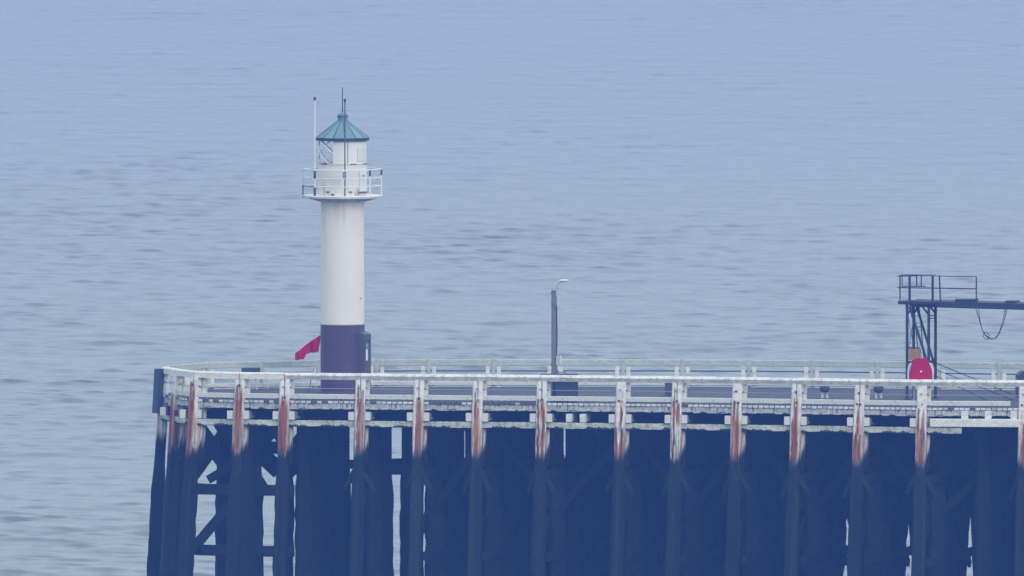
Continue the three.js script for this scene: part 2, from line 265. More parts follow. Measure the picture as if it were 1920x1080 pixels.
// far side: rail board, kerb, pipe, clasped posts
for (let i = 0; i < NF; i++) {
  const a = farp[i], b = i + 1 < NF ? farp[i + 1] : null, first = i === 0;
  if (b) {
    const t = b.clone().sub(a).normalize(), n = V(t.z, 0, -t.x);
    beam('far_handrail', pier, offs(a, n, -0.05, 1.0), offs(b, n, -0.05, 1.0), 0.12, 0.26, M.farRail);
    beam('far_kerb', pier, offs(a, n, -0.12, 0.15), offs(b, n, -0.12, 0.15), 0.14, 0.18, M.kerb);
    beam('stringer', pier, offs(a, n, -0.02, -0.24), offs(b, n, -0.02, -0.24), 0.2, 0.26, M.darkBeam);
    rod('far_rail_pipe', pier, offs(a, n, -0.04, 0.66), offs(b, n, -0.04, 0.66), 0.028, i < 4 ? M.wire : M.darkPipe);
  }
  if (i > 0) {
    const t = V(-fOut[i].z, 0, fOut[i].x);
    beam('far_post', pier, offs(a, fOut[i], -0.03, -0.1), offs(a, fOut[i], -0.03, 1.15), 0.15, 0.2, M.farRail);
    for (const s of [-0.24, 0.22]) { const q = offs(a, fOut[i], -0.06, 0).addScaledVector(t, s); beam('post_cheek', pier, q.clone().setY(-0.1), q.clone().setY(s < 0 ? 0.86 : 0.82), 0.17, 0.2, M.white); }
  }
}
beam('far_handrail', pier, V(near[0].x, 1.0, near[0].z), V(farp[0].x, 1.0, farp[0].z), 0.12, 0.26, M.farRail);

// front posts: square pile below, two upright halves with a slot between them above the deck
const POST = [ // end of paint, rust streaks [place across, half width, top, bottom, deep]
  { end: -1.65, rust: [] },
  { end: -2.0, rust: [[0.5, 0.75, 0.15, -2.1, 1], [1.4, 0.4, -0.5, -2.0, 1]] },
  { end: -2.0, rust: [[0.45, 0.62, 0.75, -2.2, 0]] },
  { end: -1.9, rust: [[0.5, 0.62, 0.66, -2.0, 1]] },
  { end: -1.9, rust: [[0.5, 0.62, 0.22, -2.1, 1]] },
  { end: -1.9, rust: [[0.42, 0.26, 0.72, -2.1, 1], [0.75, 0.32, 0.5, -2.1, 0]] },
  { end: -1.9, rust: [[0.55, 0.4, 0.24, -2.1, 1]] },
  { end: -1.95, rust: [[0.42, 0.3, 0.46, -2.1, 0], [0.5, 0.25, -0.9, -2.2, 1]] },
  { end: -1.95, rust: [[0.28, 0.2, 0.2, -2.2, 1], [0.72, 0.24, 0.18, -2.2, 0]] },
  { end: -1.95, rust: [[0.2, 0.24, -0.9, -2.2, 1], [0.72, 0.3, -0.95, -2.2, 1], [0.6, 0.13, 0.2, -1.0, 0]] },
  { end: -2.0, rust: [[0.35, 0.15, 0.7, -2.1, 1], [0.75, 0.3, 0.1, -0.8, 0]] },
  { end: -1.95, rust: [[0.3, 0.24, 0.2, -2.2, 1], [0.68, 0.3, 0.15, -2.2, 0]] },
  { end: -2.05, rust: [[0.5, 0.4, 0.36, -2.2, 0], [0.3, 0.16, -0.9, -2.2, 1]] },
  { end: -2.05, rust: [[0.5, 0.16, 0.1, -1.1, 0], [0.35, 0.4, -1.0, -2.2, 1], [0.75, 0.3, -1.1, -2.2, 1]] },
  { end: -2.1, rust: [[0.25, 0.22, 0.0, -2.2, 1], [0.72, 0.24, -0.05, -2.2, 1], [0.5, 0.4, -0.8, -2.2, 0]] },
  { end: -2.1, rust: [[0.6, 0.35, -0.6, -2.3, 0]] }, { end: -2.0, rust: [[0.5, 0.3, 0.3, -2.1, 1]] }, { end: -2.0, rust: [] },
];
for (let i = 0; i < NF; i++) {
  const m = tmat(postTexture(i + 1, POST[i]), 0.9, { specularIntensity: 0.2 }), turn = face(nOut[i]);
  const place = o => { o.position.copy(near[i]); o.rotation.y = turn; return o; };
  const pile = place(put('front_pile', pileGeo({ top: -0.02, bottom: -11, lean: lean(i), seed: i + 3, grow: 0.05 }), m, pier));
  if ([9, 11, 14, 15].includes(i)) place(put('rail_post', pileGeo({ w: 0.4, d: 0.36, top: 0.87, bottom: -0.02, lean: lean(i), seed: i * 2, grow: 0, step: 0.45 }), m, pier));
  else for (const s of [-1, 1]) place(put('rail_post', pileGeo({ w: 0.195, d: 0.36, top: 0.87, bottom: -0.02, lean: lean(i), seed: i * 2 + s, x0: s * 0.11, grow: 0, step: 0.45 }), m, pier));
  if (i > 0) place(put('backing_post', pileGeo({ w: 0.3, d: 0.28, top: 0.87, bottom: -2.6, lean: lean(i), seed: i * 7 + 1, x0: 0.15, grow: 0, step: 0.6, z0: -0.31 }), M.backing, pier));
  const bolts = i > 3 ? [[-0.02, 0.56], ...(i % 2 ? [[-0.07, 0.12], [0.07, 0.1]] : [[0.03, 0.14]])] : [[0.0, 0.6]];
  for (const [bx, by] of bolts) { const b = put('bolt', new THREE.CylinderGeometry(0.04, 0.045, 0.07, 10).rotateX(Math.PI / 2), hash(i, by * 100 | 0) > 0.35 ? M.bolt : M.rustBolt, pile); b.position.set(bx, by, 0.21 - lean(i) * by - (by > 0 ? 0.03 : 0) + 0.02); }
  const sideBolt = put('bolt', new THREE.CylinderGeometry(0.035, 0.035, 0.06, 8).rotateZ(Math.PI / 2), M.rustBolt, pile); sideBolt.position.set(0.225, 0.52, -0.06);
}

// cross beams clasping the piles, rows of dark piles and bracing under the deck
{
  const rnd = rng(99);
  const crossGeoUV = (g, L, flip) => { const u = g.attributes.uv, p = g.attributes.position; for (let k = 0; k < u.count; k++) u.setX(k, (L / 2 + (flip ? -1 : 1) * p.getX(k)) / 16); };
  for (let i = 1; i < NF; i++) {
    const dir = farp[i].clone().sub(near[i]).normalize(), side = V(-dir.z, 0, dir.x);
    for (const s of [-1, 1]) {
      if (i === 14 && s > 0) continue;
      const a = near[i].clone().addScaledVector(side, s * 0.345).addScaledVector(nOut[i], 0.25).setY(-0.605), b = farp[i].clone().addScaledVector(side, s * 0.345).setY(-0.605);
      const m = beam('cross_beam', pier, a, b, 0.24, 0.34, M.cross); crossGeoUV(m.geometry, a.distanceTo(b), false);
    }
  }
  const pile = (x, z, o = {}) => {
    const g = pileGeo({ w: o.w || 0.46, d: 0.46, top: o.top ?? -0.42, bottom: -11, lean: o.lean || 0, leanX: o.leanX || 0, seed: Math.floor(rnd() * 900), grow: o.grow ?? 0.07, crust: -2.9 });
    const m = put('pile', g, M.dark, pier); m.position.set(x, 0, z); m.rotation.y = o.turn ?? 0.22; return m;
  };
  const at = (i, t) => near[i].clone().lerp(farp[i], t);
  // head of the pier: piles stand further apart and leave openings
  const head = { 0: [], 1: [0.1, 0.22], 2: [0.42, 0.52, 0.86], 3: [0.09, 0.19, 0.58, 0.86], 4: [0.2, 0.3, 0.42, 0.53, 0.62, 0.9], 5: [0.2, 0.36, 0.7, 0.79] };
  for (const i in head) for (const t of head[i]) { const p = at(+i, t); pile(p.x, p.z, { w: 0.44 + 0.08 * rnd() }); }
  for (const [x, z] of [[-7.7, -8.9], [-7.15, -7.6], [-6.95, -9.2]]) pile(x, z);
  for (let i = 6; i < NF; i++) for (const t of i > 11 && i < 15 ? [0.18, 0.27, 0.36, 0.5, 0.588, 0.652, 0.74, 0.86] : i > 6 ? [0.18, 0.36, 0.53, 0.62, 0.70, 0.86] : [0.2, 0.36, 0.53, 0.70, 0.86]) { const slim = i > 11 && i < 15 && t > 0.49 && t < 0.8, p = at(i, t + (slim ? 0 : 0.03 * (rnd() - 0.5))); pile(p.x, p.z, { w: slim ? 0.44 : 0.46 + 0.12 * rnd(), leanX: slim ? (t < 0.62 ? -0.05 : 0.05) : 0 }); }
  for (let i = 4; i < NF; i++) { if (i === 5) continue; const p = farp[i]; pile(p.x, p.z, { lean: 0.11, turn: face(fOut[i]), w: 0.44 }); }
  pile(farp[2].x - 0.35, farp[2].z + 0.6); pile(farp[3].x - 0.2, farp[3].z);
  for (const t of [0.14, 0.3, 0.45, 0.6, 0.75, 0.92]) { const p = at(14, t).lerp(at(15, t), 0.5); pile(p.x, p.z, { w: 0.5, lean: t < 0.1 ? 0.1 : 0 }); }
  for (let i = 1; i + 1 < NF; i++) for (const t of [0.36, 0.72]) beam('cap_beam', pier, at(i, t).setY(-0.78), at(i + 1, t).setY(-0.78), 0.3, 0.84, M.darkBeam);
  // bracing in the plane of each frame
  for (let i = 6; i < NF; i++) {
    const e = (t, y, s) => at(i, t).add(V(s, y, 0));
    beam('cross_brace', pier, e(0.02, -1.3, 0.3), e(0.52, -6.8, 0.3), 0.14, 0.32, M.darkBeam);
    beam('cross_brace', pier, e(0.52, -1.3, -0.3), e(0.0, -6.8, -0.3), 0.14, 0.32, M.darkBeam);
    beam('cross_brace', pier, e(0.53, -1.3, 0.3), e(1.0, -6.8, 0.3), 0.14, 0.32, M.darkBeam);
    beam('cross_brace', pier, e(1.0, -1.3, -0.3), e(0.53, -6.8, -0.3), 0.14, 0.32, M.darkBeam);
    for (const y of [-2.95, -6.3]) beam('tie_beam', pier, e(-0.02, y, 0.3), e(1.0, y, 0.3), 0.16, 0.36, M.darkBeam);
  }
  // weedy struts at the front piles
  const weed = tmat(tex(128, 64, (u, v) => mix3([0.008, 0.011, 0.009], [0.024, 0.031, 0.02], fbm(u * 16, v * 6, 3, 16))), 0.9, MATT);
  for (let i = 5; i < NF; i++) {
    const t = V(nOut[i].z, 0, -nOut[i].x), p = (o, s, y) => near[i].clone().addScaledVector(nOut[i], o).addScaledVector(t, s).setY(y);
    for (const s of [-1, 1]) beam('weedy_strut', pier, p(0.5, s * 0.12, -2.6 - 0.2 * hash(i, 7)), p(0.2, s * (0.5 + 0.1 * hash(i, 5)), -3.5 - 0.25 * hash(i, s + 9)), 0.12, 0.24, weed);
  }
  // lengthwise walings and braces on the second row and the back row
  for (let i = 5; i + 1 < NF; i++) for (const [t, y] of [[0.36, -3.05], [0.70, -3.0]]) beam('inner_waling', pier, at(i, t).setY(y), at(i + 1, t).setY(y), 0.2, 0.36, M.darkBeam);
  for (let i = 6; i + 1 < NF; i++) {
    beam('long_brace', pier, at(i, 0.18).setY(i % 2 ? -1.1 : -4.6), at(i + 1, 0.18).setY(i % 2 ? -4.6 : -1.1), 0.14, 0.34, M.darkBeam);
    beam('long_brace', pier, at(i, 0.86).setY(i % 2 ? -4.8 : -1.1), at(i + 1, 0.86).setY(i % 2 ? -1.1 : -4.8), 0.14, 0.34, M.darkBeam);
    if (i < 11) beam('long_brace', pier, at(i, 0.53).setY(i % 2 ? -7.6 : -4.6), at(i + 1, 0.53).setY(i % 2 ? -4.6 : -7.6), 0.14, 0.34, M.darkBeam);
  }
  beam('inner_waling', pier, at(4, 0.53).setY(-2.95), at(5, 0.7).setY(-2.95), 0.2, 0.36, M.darkBeam);
  // head: two belts of timber, diagonals between them
  const belt = [at(1, 0.1), at(2, 0.12), at(3, 0.1), at(4, 0.1)];
  for (let k = 0; k < 3; k++) for (const y of [-3.75, -6.25]) beam('inner_waling', pier, belt[k].clone().setY(y), belt[k + 1].clone().setY(y), 0.2, 0.44, M.darkBeam);
  for (const [y0, y1, h] of [[-1.15, -3.3, 0.62], [-3.4, -1.2, 0.5], [-2.35, -2.5, 0.4]]) beam('long_brace', pier, at(1, 0.55).setY(y0), at(2, 0.55).setY(y1), 0.16, h, M.darkBeam);
  beam('long_brace', pier, belt[1].clone().add(V(-0.5, -6.3, -0.2)), belt[2].clone().setY(-3.5), 0.16, 0.4, M.darkBeam);
  beam('long_brace', pier, at(2, 0.4).setY(-3.6), at(3, 0.4).setY(-0.8), 0.16, 0.5, M.darkBeam);
  beam('long_brace', pier, at(2, 0.3).setY(-0.8), at(3, 0.3).setY(-3.9), 0.16, 0.55, M.darkBeam);
  beam('long_brace', pier, at(3, 0.3).setY(-0.6), at(4, 0.3).setY(-3.7), 0.16, 0.5, M.darkBeam);
  beam('long_brace', pier, at(3, 0.45).setY(-3.3), at(4, 0.4).setY(-0.9), 0.16, 0.75, M.darkBeam);
  for (const [i, t, y0, y1, h] of [[2, 0.5, -1.2, -3.2, 0.7], [2, 0.55, -3.3, -1.0, 0.6], [2, 0.6, -2.2, -2.3, 0.5], [2, 0.2, -3.4, -2.2, 0.35], [3, 0.5, -3.6, -1.7, 0.5], [3, 0.55, -2.6, -2.5, 0.55], [3, 0.6, -3.1, -3.3, 0.4]]) beam('long_brace', pier, at(i, t).setY(y0), at(i + 1, t).setY(y1), 0.16, h, M.darkBeam);
}
{ // dark fender timber bolted to the outer corner
  const m = put('fender', pileGeo({ w: 0.46, d: 0.26, top: 1.06, bottom: -0.76, lean: 0.07, seed: 4, grow: 0 }), mat(0.035, 0.05, 0.075, 0.7), pier);
  m.position.copy(near[0]).addScaledVector(nOut[0], 0.30).add(V(0.07, 0, 0.15)); m.rotation.y = face(nOut[0]) + 0.5; m.userData.label = 'dark fender timber standing upright at the outer corner';
}

// ---------------------------------------------------------------- lighthouse
{
  const lh = thing('lighthouse', 'white round lighthouse with maroon base, railed gallery and green copper roof', 'lighthouse', [-6.97, 0, -8.3]);
  const pol = (az, r, y) => V(Math.sin(az) * r, y, Math.cos(az) * r), D = Math.PI / 180;
  const curved = (r, t, a0, a1, y0, y1, n = 16) => { // solid curved plate
    const s = new THREE.Shape(); s.absarc(0, 0, r + t, a0, a1, false); s.absarc(0, 0, r, a1, a0, true); s.closePath();
    return new THREE.ExtrudeGeometry(s, { depth: y1 - y0, bevelEnabled: false, curveSegments: n }).rotateX(-Math.PI / 2).rotateY(-Math.PI / 2).scale(1, 1, 1).translate(0, y0, 0).rotateY(Math.PI);
  };
  // after that turn, angle a of the arc points to sin/cos of azimuth pi - a ... use plate(az0, az1) below
  const plate = (r, t, az0, az1, y0, y1) => { const n = Math.max(4, Math.round((az1 - az0) / 0.09)), P = [], idx = []; for (let k = 0; k <= n; k++) { const a = az0 + (az1 - az0) * k / n; for (const [rr, y] of [[r, y0], [r + t, y0], [r + t, y1], [r, y1]]) P.push(Math.sin(a) * rr, y, Math.cos(a) * rr); } for (let k = 0; k < n; k++) for (let j = 0; j < 4; j++) { const a = k * 4 + j, b = k * 4 + (j + 1) % 4, c = a + 4, d = b + 4; idx.push(a, c, b, b, c, d); } idx.push(0, 1, 2, 0, 2, 3, n * 4, n * 4 + 2, n * 4 + 1, n * 4, n * 4 + 3, n * 4 + 2); const g = new THREE.BufferGeometry(); g.setAttribute('position', new THREE.Float32BufferAttribute(P, 3)); g.setIndex(idx); const h = g.toNonIndexed(); h.computeVertexNormals(); return h; };
  const cyl = (r0, r1, y0, y1, seg = 56, open = false) => new THREE.CylinderGeometry(r1, r0, y1 - y0, seg, 1, open).translate(0, (y0 + y1) / 2, 0);
  const towerWhite = tmat(tex(512, 512, (u, v) => { const n = fbm(u * 12, v * 8, 4, 12), st = fbm(u * 80, v * 2.2, 3, 80); let c = mix3([0.765, 0.725, 0.67], [0.70, 0.66, 0.61], n); c = mix3(c, [0.55, 0.47, 0.40], 0.6 * sm(0.56, 0.74, st) * sm(0.78, 0.99, v + 0.16 * n)); return v < 0.006 ? [0.4, 0.38, 0.4] : c; }), 0.55);
  const drumWhite = tmat(tex(512, 256, (u, v) => { const n = fbm(u * 14 + 3, v * 6, 4, 14), st = fbm(u * 70 + 5, v * 1.6, 3, 70); let c = mix3([0.74, 0.72, 0.68], [0.65, 0.62, 0.58], n); return mix3(c, [0.36, 0.22, 0.15], 0.85 * sm(0.56, 0.72, st) * sm(0.55, 0.05, v + 0.35 * (n - 0.5))); }), 0.6);
  const lanternWhite = mat(0.72, 0.715, 0.69, 0.55), railWhite = mat(0.74, 0.74, 0.73, 0.5), black = mat(0.03, 0.035, 0.04, 0.6), rusty = mat(0.16, 0.075, 0.05, 0.85), grey = mat(0.22, 0.24, 0.27, 0.6);
  const maroon = tmat(tex(256, 256, (u, v) => { const n = fbm(u * 10, v * 6, 4, 10), st = fbm(u * 60, v * 1.5, 3, 60); return mix3(mix3([0.075, 0.050, 0.090], [0.095, 0.060, 0.105], n), [0.05, 0.045, 0.065], 0.5 * sm(0.55, 0.75, st)); }), 0.5);
  put('tower_base', cyl(0.91, 0.91, 0, 2.81), maroon, lh);
  put('base_flange', cyl(1.0, 0.98, 0, 0.07), maroon, lh);
  put('tower_shaft', cyl(0.892, 0.885, 2.81, 8.04), towerWhite, lh);
  const floor = put('gallery_floor', new THREE.CylinderGeometry(1.64, 1.64, 0.1, 8).translate(0, 8.09, 0), railWhite, lh);
  put('floor_rim', polyTube([...Array(8)].map((_, k) => pol(k * 45 * D, 1.63, 8.1)), 0.035, true), drumWhite, floor);
  for (let k = 0; k < 8; k++) { const a = k * 45 * D, g = new THREE.ExtrudeGeometry(new THREE.Shape([new THREE.Vector2(0.87, 8.035), new THREE.Vector2(1.55, 8.035), new THREE.Vector2(0.87, 7.84)]), { depth: 0.03, bevelEnabled: false }).translate(0, 0, -0.015); put('bracket', g, towerWhite, lh).rotation.y = a - Math.PI / 2; }
  put('bracket_cone', cyl(0.895, 1.22, 7.9, 8.035, 32, true), towerWhite, lh);
  for (let k = 0; k < 8; k++) rod('stanchion', lh, pol(k * 45 * D, 1.6, 8.13), pol(k * 45 * D, 1.6, 9.22), 0.024, k === 6 ? mat(0.5, 0.5, 0.5) : railWhite);
  for (const [y, r] of [[9.2, 0.026], [8.86, 0.02], [8.52, 0.02]]) for (let k = 0; k < 8; k++) rod('gallery_rail', lh, pol(k * 45 * D, 1.6, y), pol((k + 1) * 45 * D, 1.6, y), r, y < 8.6 && (k === 6) ? black : railWhite);
  rod('stanchion', lh, pol(-90 * D, 1.62, 8.02), pol(-90 * D, 1.62, 8.55), 0.032, black);
  put('service_drum', cyl(0.99, 0.99, 8.13, 9.42), drumWhite, lh);
  put('drum_flange', cyl(1.025, 1.025, 9.42, 9.46), tmat(tex(512, 16, (u) => mix3([0.66, 0.63, 0.6], [0.17, 0.09, 0.07], sm(0.45, 0.62, fbm(u * 26, 3, 3, 26)))), 0.7), lh);
  const door = put('door', plate(0.99, 0.05, 44 * D, 74 * D, 8.3, 9.22), lanternWhite, lh);
  put('door_handle', new THREE.BoxGeometry(0.05, 0.05, 0.05), black, door).position.copy(pol(56 * D, 1.06, 8.95));
  put('door_sill', plate(0.99, 0.075, 43 * D, 75 * D, 8.24, 8.29), rusty, lh);
  for (const [az, w, h, y] of [[-37, 0.2, 0.34, 8.32], [19, 0.18, 0.2, 8.32], [-24, 0.1, 0.16, 8.22]]) { const p = put('hatch', plate(0.99, 0.035, (az - w * 28) * D, (az + w * 28) * D, y, y + h), drumWhite, lh); put('rust_hinge', plate(0.99, 0.05, (az - 2.5) * D, (az + 3.5) * D, y - 0.07, y), rusty, p); }
  put('junction_box', new THREE.BoxGeometry(0.16, 0.25, 0.1), grey, lh).position.copy(pol(3 * D, 1.57, 9.02));
  for (const [y, h] of [[9.02, 0.3], [8.32, 0.32]]) put('gallery_lamp', new THREE.CylinderGeometry(0.05, 0.06, h, 10), mat(0.05, 0.055, 0.07, 0.5), lh).position.copy(pol(-45 * D, 1.6, y));
  for (const az of [45, 90]) put('rail_clamp', new THREE.CylinderGeometry(0.035, 0.04, 0.24, 8), black, lh).position.copy(pol(az * D, 1.6, 9.08));
  // lantern: white blank plates landwards, glass with crossed glazing bars elsewhere
  for (const [a, b] of [[-21, 12], [12.6, 60], [60.6, 118]]) put('lantern_plate', plate(0.955, 0.035, a * D, b * D, 9.46, 10.42), lanternWhite, lh);
  put('lantern_hatch', plate(0.99, 0.03, 38 * D, 76 * D, 9.55, 10.1), mat(0.63, 0.64, 0.58, 0.55), lh);
  const glassMat = new THREE.MeshPhysicalMaterial({ color: 0xffffff, roughness: 0.03, transmission: 1, thickness: 0, ior: 1.45 });
  for (let k = 0; k < 8; k++) { const a0 = (118 + k * 27.625) * D, a1 = a0 + 27.625 * D, n = 4, P = [], idx = []; for (let j = 0; j <= n; j++) { const a = a0 + (a1 - a0) * j / n; P.push(Math.sin(a) * 0.965, 9.46, Math.cos(a) * 0.965, Math.sin(a) * 0.965, 10.42, Math.cos(a) * 0.965); } for (let j = 0; j < n; j++) idx.push(j * 2, j * 2 + 2, j * 2 + 1, j * 2 + 1, j * 2 + 2, j * 2 + 3); const g = new THREE.BufferGeometry(); g.setAttribute('position', new THREE.Float32BufferAttribute(P, 3)); g.setIndex(idx); g.computeVertexNormals(); put('lantern_pane', g, glassMat, lh); }
  const barMat = mat(0.78, 0.78, 0.78, 0.5);
  for (const s of [-1, 1]) for (let k = -1; k < 6; k++) {
    const pts = []; const base = 118 + k * 44.2 + (s > 0 ? 8 : 0), span = 74;
    for (let j = 0; j <= 12; j++) { const q = j / 12, az = s > 0 ? base + span * q : base + span * (1 - q); if (az >= 117 && az <= 339.5) pts.push(pol(az * D, 0.975, 9.46 + 0.96 * q)); }
    if (pts.length > 1) put('glazing_bar', tubeGeo(pts, 0.026, pts.length * 2), barMat, lh);
  }
  for (const az of [-21.5, 118.5]) rod('glazing_bar', lh, pol(az * D, 0.975, 9.46), pol(az * D, 0.975, 10.42), 0.022, barMat);
  const lens = put('lens', new THREE.LatheGeometry([[0.02, 9.62], [0.16, 9.66], [0.24, 9.78], [0.29, 9.94], [0.24, 10.1], [0.16, 10.22], [0.02, 10.26]].map(p => new THREE.Vector2(...p)), 20), new THREE.MeshPhysicalMaterial({ color: new THREE.Color().setRGB(0.8, 0.86, 0.86), roughness: 0.06, clearcoat: 1 }), lh);
  put('lens_stand', cyl(0.14, 0.1, 9.44, 9.63, 12), black, lens);
  put('eave', cyl(1.1, 1.1, 10.385, 10.505, 48), mat(0.03, 0.042, 0.055, 0.7), lh);
  const RP = rng(8);
  for (let k = 0; k < 14; k++) { // copper roof sheets
    const a0 = k / 14 * 2 * Math.PI + 0.1, a1 = a0 + 2 * Math.PI / 14, f = 0.012, q = RP();
    const A = pol(a0 + f, 1.085, 10.5), B = pol(a1 - f, 1.085, 10.5), C = pol(a1 - f, 0.2, 11.2), E = pol(a0 + f, 0.2, 11.2), dn = V(0, -0.03, 0);
    const P = [], tri = (...v) => v.forEach(p => P.push(p.x, p.y, p.z)), low = p => p.clone().add(dn);
    tri(A, B, C, A, C, E); for (const [p, r] of [[A, B], [B, C], [C, E], [E, A]]) tri(p, low(p), low(r), p, low(r), r); tri(low(A), low(C), low(B), low(A), low(E), low(C));
    const g = new THREE.BufferGeometry(); g.setAttribute('position', new THREE.Float32BufferAttribute(P, 3)); g.computeVertexNormals();
    put('roof_sheet', g, mat(0.12 + 0.08 * q, 0.22 + 0.09 * q, 0.25 + 0.07 * q, 0.75), lh);
    rod('roof_seam', lh, pol(a0, 1.08, 10.525), pol(a0, 0.21, 11.2), 0.012, k === 0 || k === 13 ? mat(0.04, 0.07, 0.09, 0.7) : mat(0.10, 0.21, 0.25, 0.7), 0.012, 6);
  }
  const copper = mat(0.12, 0.21, 0.25, 0.6);
  put('vent', cyl(0.2, 0.2, 11.12, 11.37, 20), copper, lh);
  put('vent_collar', cyl(0.245, 0.245, 11.36, 11.4, 20), mat(0.06, 0.09, 0.11, 0.6), lh);
  put('vent_cap', new THREE.SphereGeometry(0.2, 16, 8, 0, Math.PI * 2, 0, Math.PI / 2).scale(1, 0.75, 1).translate(0, 11.4, 0), copper, lh);
  rod('lightning_rod', lh, V(0, 11.5, 0), V(0, 12.56, 0), 0.024, black, 0.016);
  const aerial = (x, z, top, m) => { rod('aerial', lh, V(x, 8.13, z), V(x, top, z), 0.026, m); rod('aerial_head', lh, V(x, top - 0.02, z), V(x, top + 0.12, z), 0.03, black, 0.06); };
  aerial(0.11, 1.53, 12.02, mat(0.07, 0.08, 0.1, 0.5)); aerial(-1.13, 1.13, 12.08, railWhite);
  rod('seam_pipe', lh, pol(13 * D, 1.0, 9.46), pol(13 * D, 1.0, 10.42), 0.012, grey);
  // entrance box on the base
  const box = put('door_box', new THREE.ExtrudeGeometry(new THREE.Shape([new THREE.Vector2(-0.2, 0), new THREE.Vector2(0.34, 0), new THREE.Vector2(0.34, 2.42), new THREE.Vector2(-0.2, 2.62)]), { depth: 0.62, bevelEnabled: true, bevelSize: 0.015, bevelThickness: 0.015, bevelSegments: 1 }).translate(0, 0, -0.31), mat(0.062, 0.058, 0.085, 0.55), lh);
  box.position.set(0.72, 0, 0.38); box.rotation.y = -24 * D;
  put('notice', new THREE.BoxGeometry(0.16, 0.46, 0.012), mat(0.75, 0.76, 0.76, 0.6), lh).position.set(1.0, 1.58, 0.62);
  lh.children[lh.children.length - 1].rotation.y = 66 * D;
  put('meter', new THREE.BoxGeometry(0.12, 0.2, 0.03), mat(0.3, 0.31, 0.34, 0.6), lh).position.set(1.0, 1.95, 0.62);
  lh.children[lh.children.length - 1].rotation.y = 66 * D;
  put('bell', new THREE.SphereGeometry(0.05, 10, 8), black, lh).position.set(1.11, 2.14, 0.44);
  put('vent_spot', new THREE.CylinderGeometry(0.03, 0.03, 0.03, 8).rotateX(Math.PI / 2), black, lh).position.copy(pol(56 * D, 0.9, 3.9));
}

// ---------------------------------------------------------------- flag behind the lighthouse
{
  const fl = thing('flag', 'red flag blowing left from a thin pole behind the lighthouse', 'flag', [-7.86, 0, -9.5]);
  rod('flagpole', fl, V(0.02, 0, 0), V(0.02, 2.5, 0), 0.022, mat(0.6, 0.6, 0.6, 0.5));
  const top = [[0, 2.34], [-0.27, 2.16], [-0.56, 1.97], [-0.82, 1.75], [-1.08, 1.56]], bot = [[-0.12, 1.6], [-0.4, 1.6], [-0.58, 1.55], [-0.75, 1.31], [-1.08, 1.28]];
  const n = 28, m = 12, P = [], idx = [], ip = (a, t) => { const s = t * (a.length - 1), i = Math.min(a.length - 2, Math.floor(s)), f = s - i; return [a[i][0] + (a[i + 1][0] - a[i][0]) * f, a[i][1] + (a[i + 1][1] - a[i][1]) * f]; };
  for (let i = 0; i <= n; i++) for (let j = 0; j <= m; j++) { const a = ip(top, i / n), b = ip(bot, i / n), t = j / m; P.push(a[0] + (b[0] - a[0]) * t, a[1] + (b[1] - a[1]) * t + 0.02 * Math.sin(i * 0.9) * t, 0.17 * Math.sin(i * 0.6 + t * 1.8) * Math.min(1, i / 9)); }
  for (let i = 0; i < n; i++) for (let j = 0; j < m; j++) { const a = i * (m + 1) + j, b = a + m + 1; idx.push(a, b, a + 1, b, b + 1, a + 1); }
  const g = new THREE.BufferGeometry(); g.setAttribute('position', new THREE.Float32BufferAttribute(P, 3)); g.setIndex(idx); g.computeVertexNormals();
  put('cloth', g, cloth(0.72, 0.002, 0.05), fl);
  rod('lean_stay', fl, V(-0.3, 1.0, 0.1), V(-0.52, 0, 0.1), 0.014, mat(0.05, 0.05, 0.06));
}

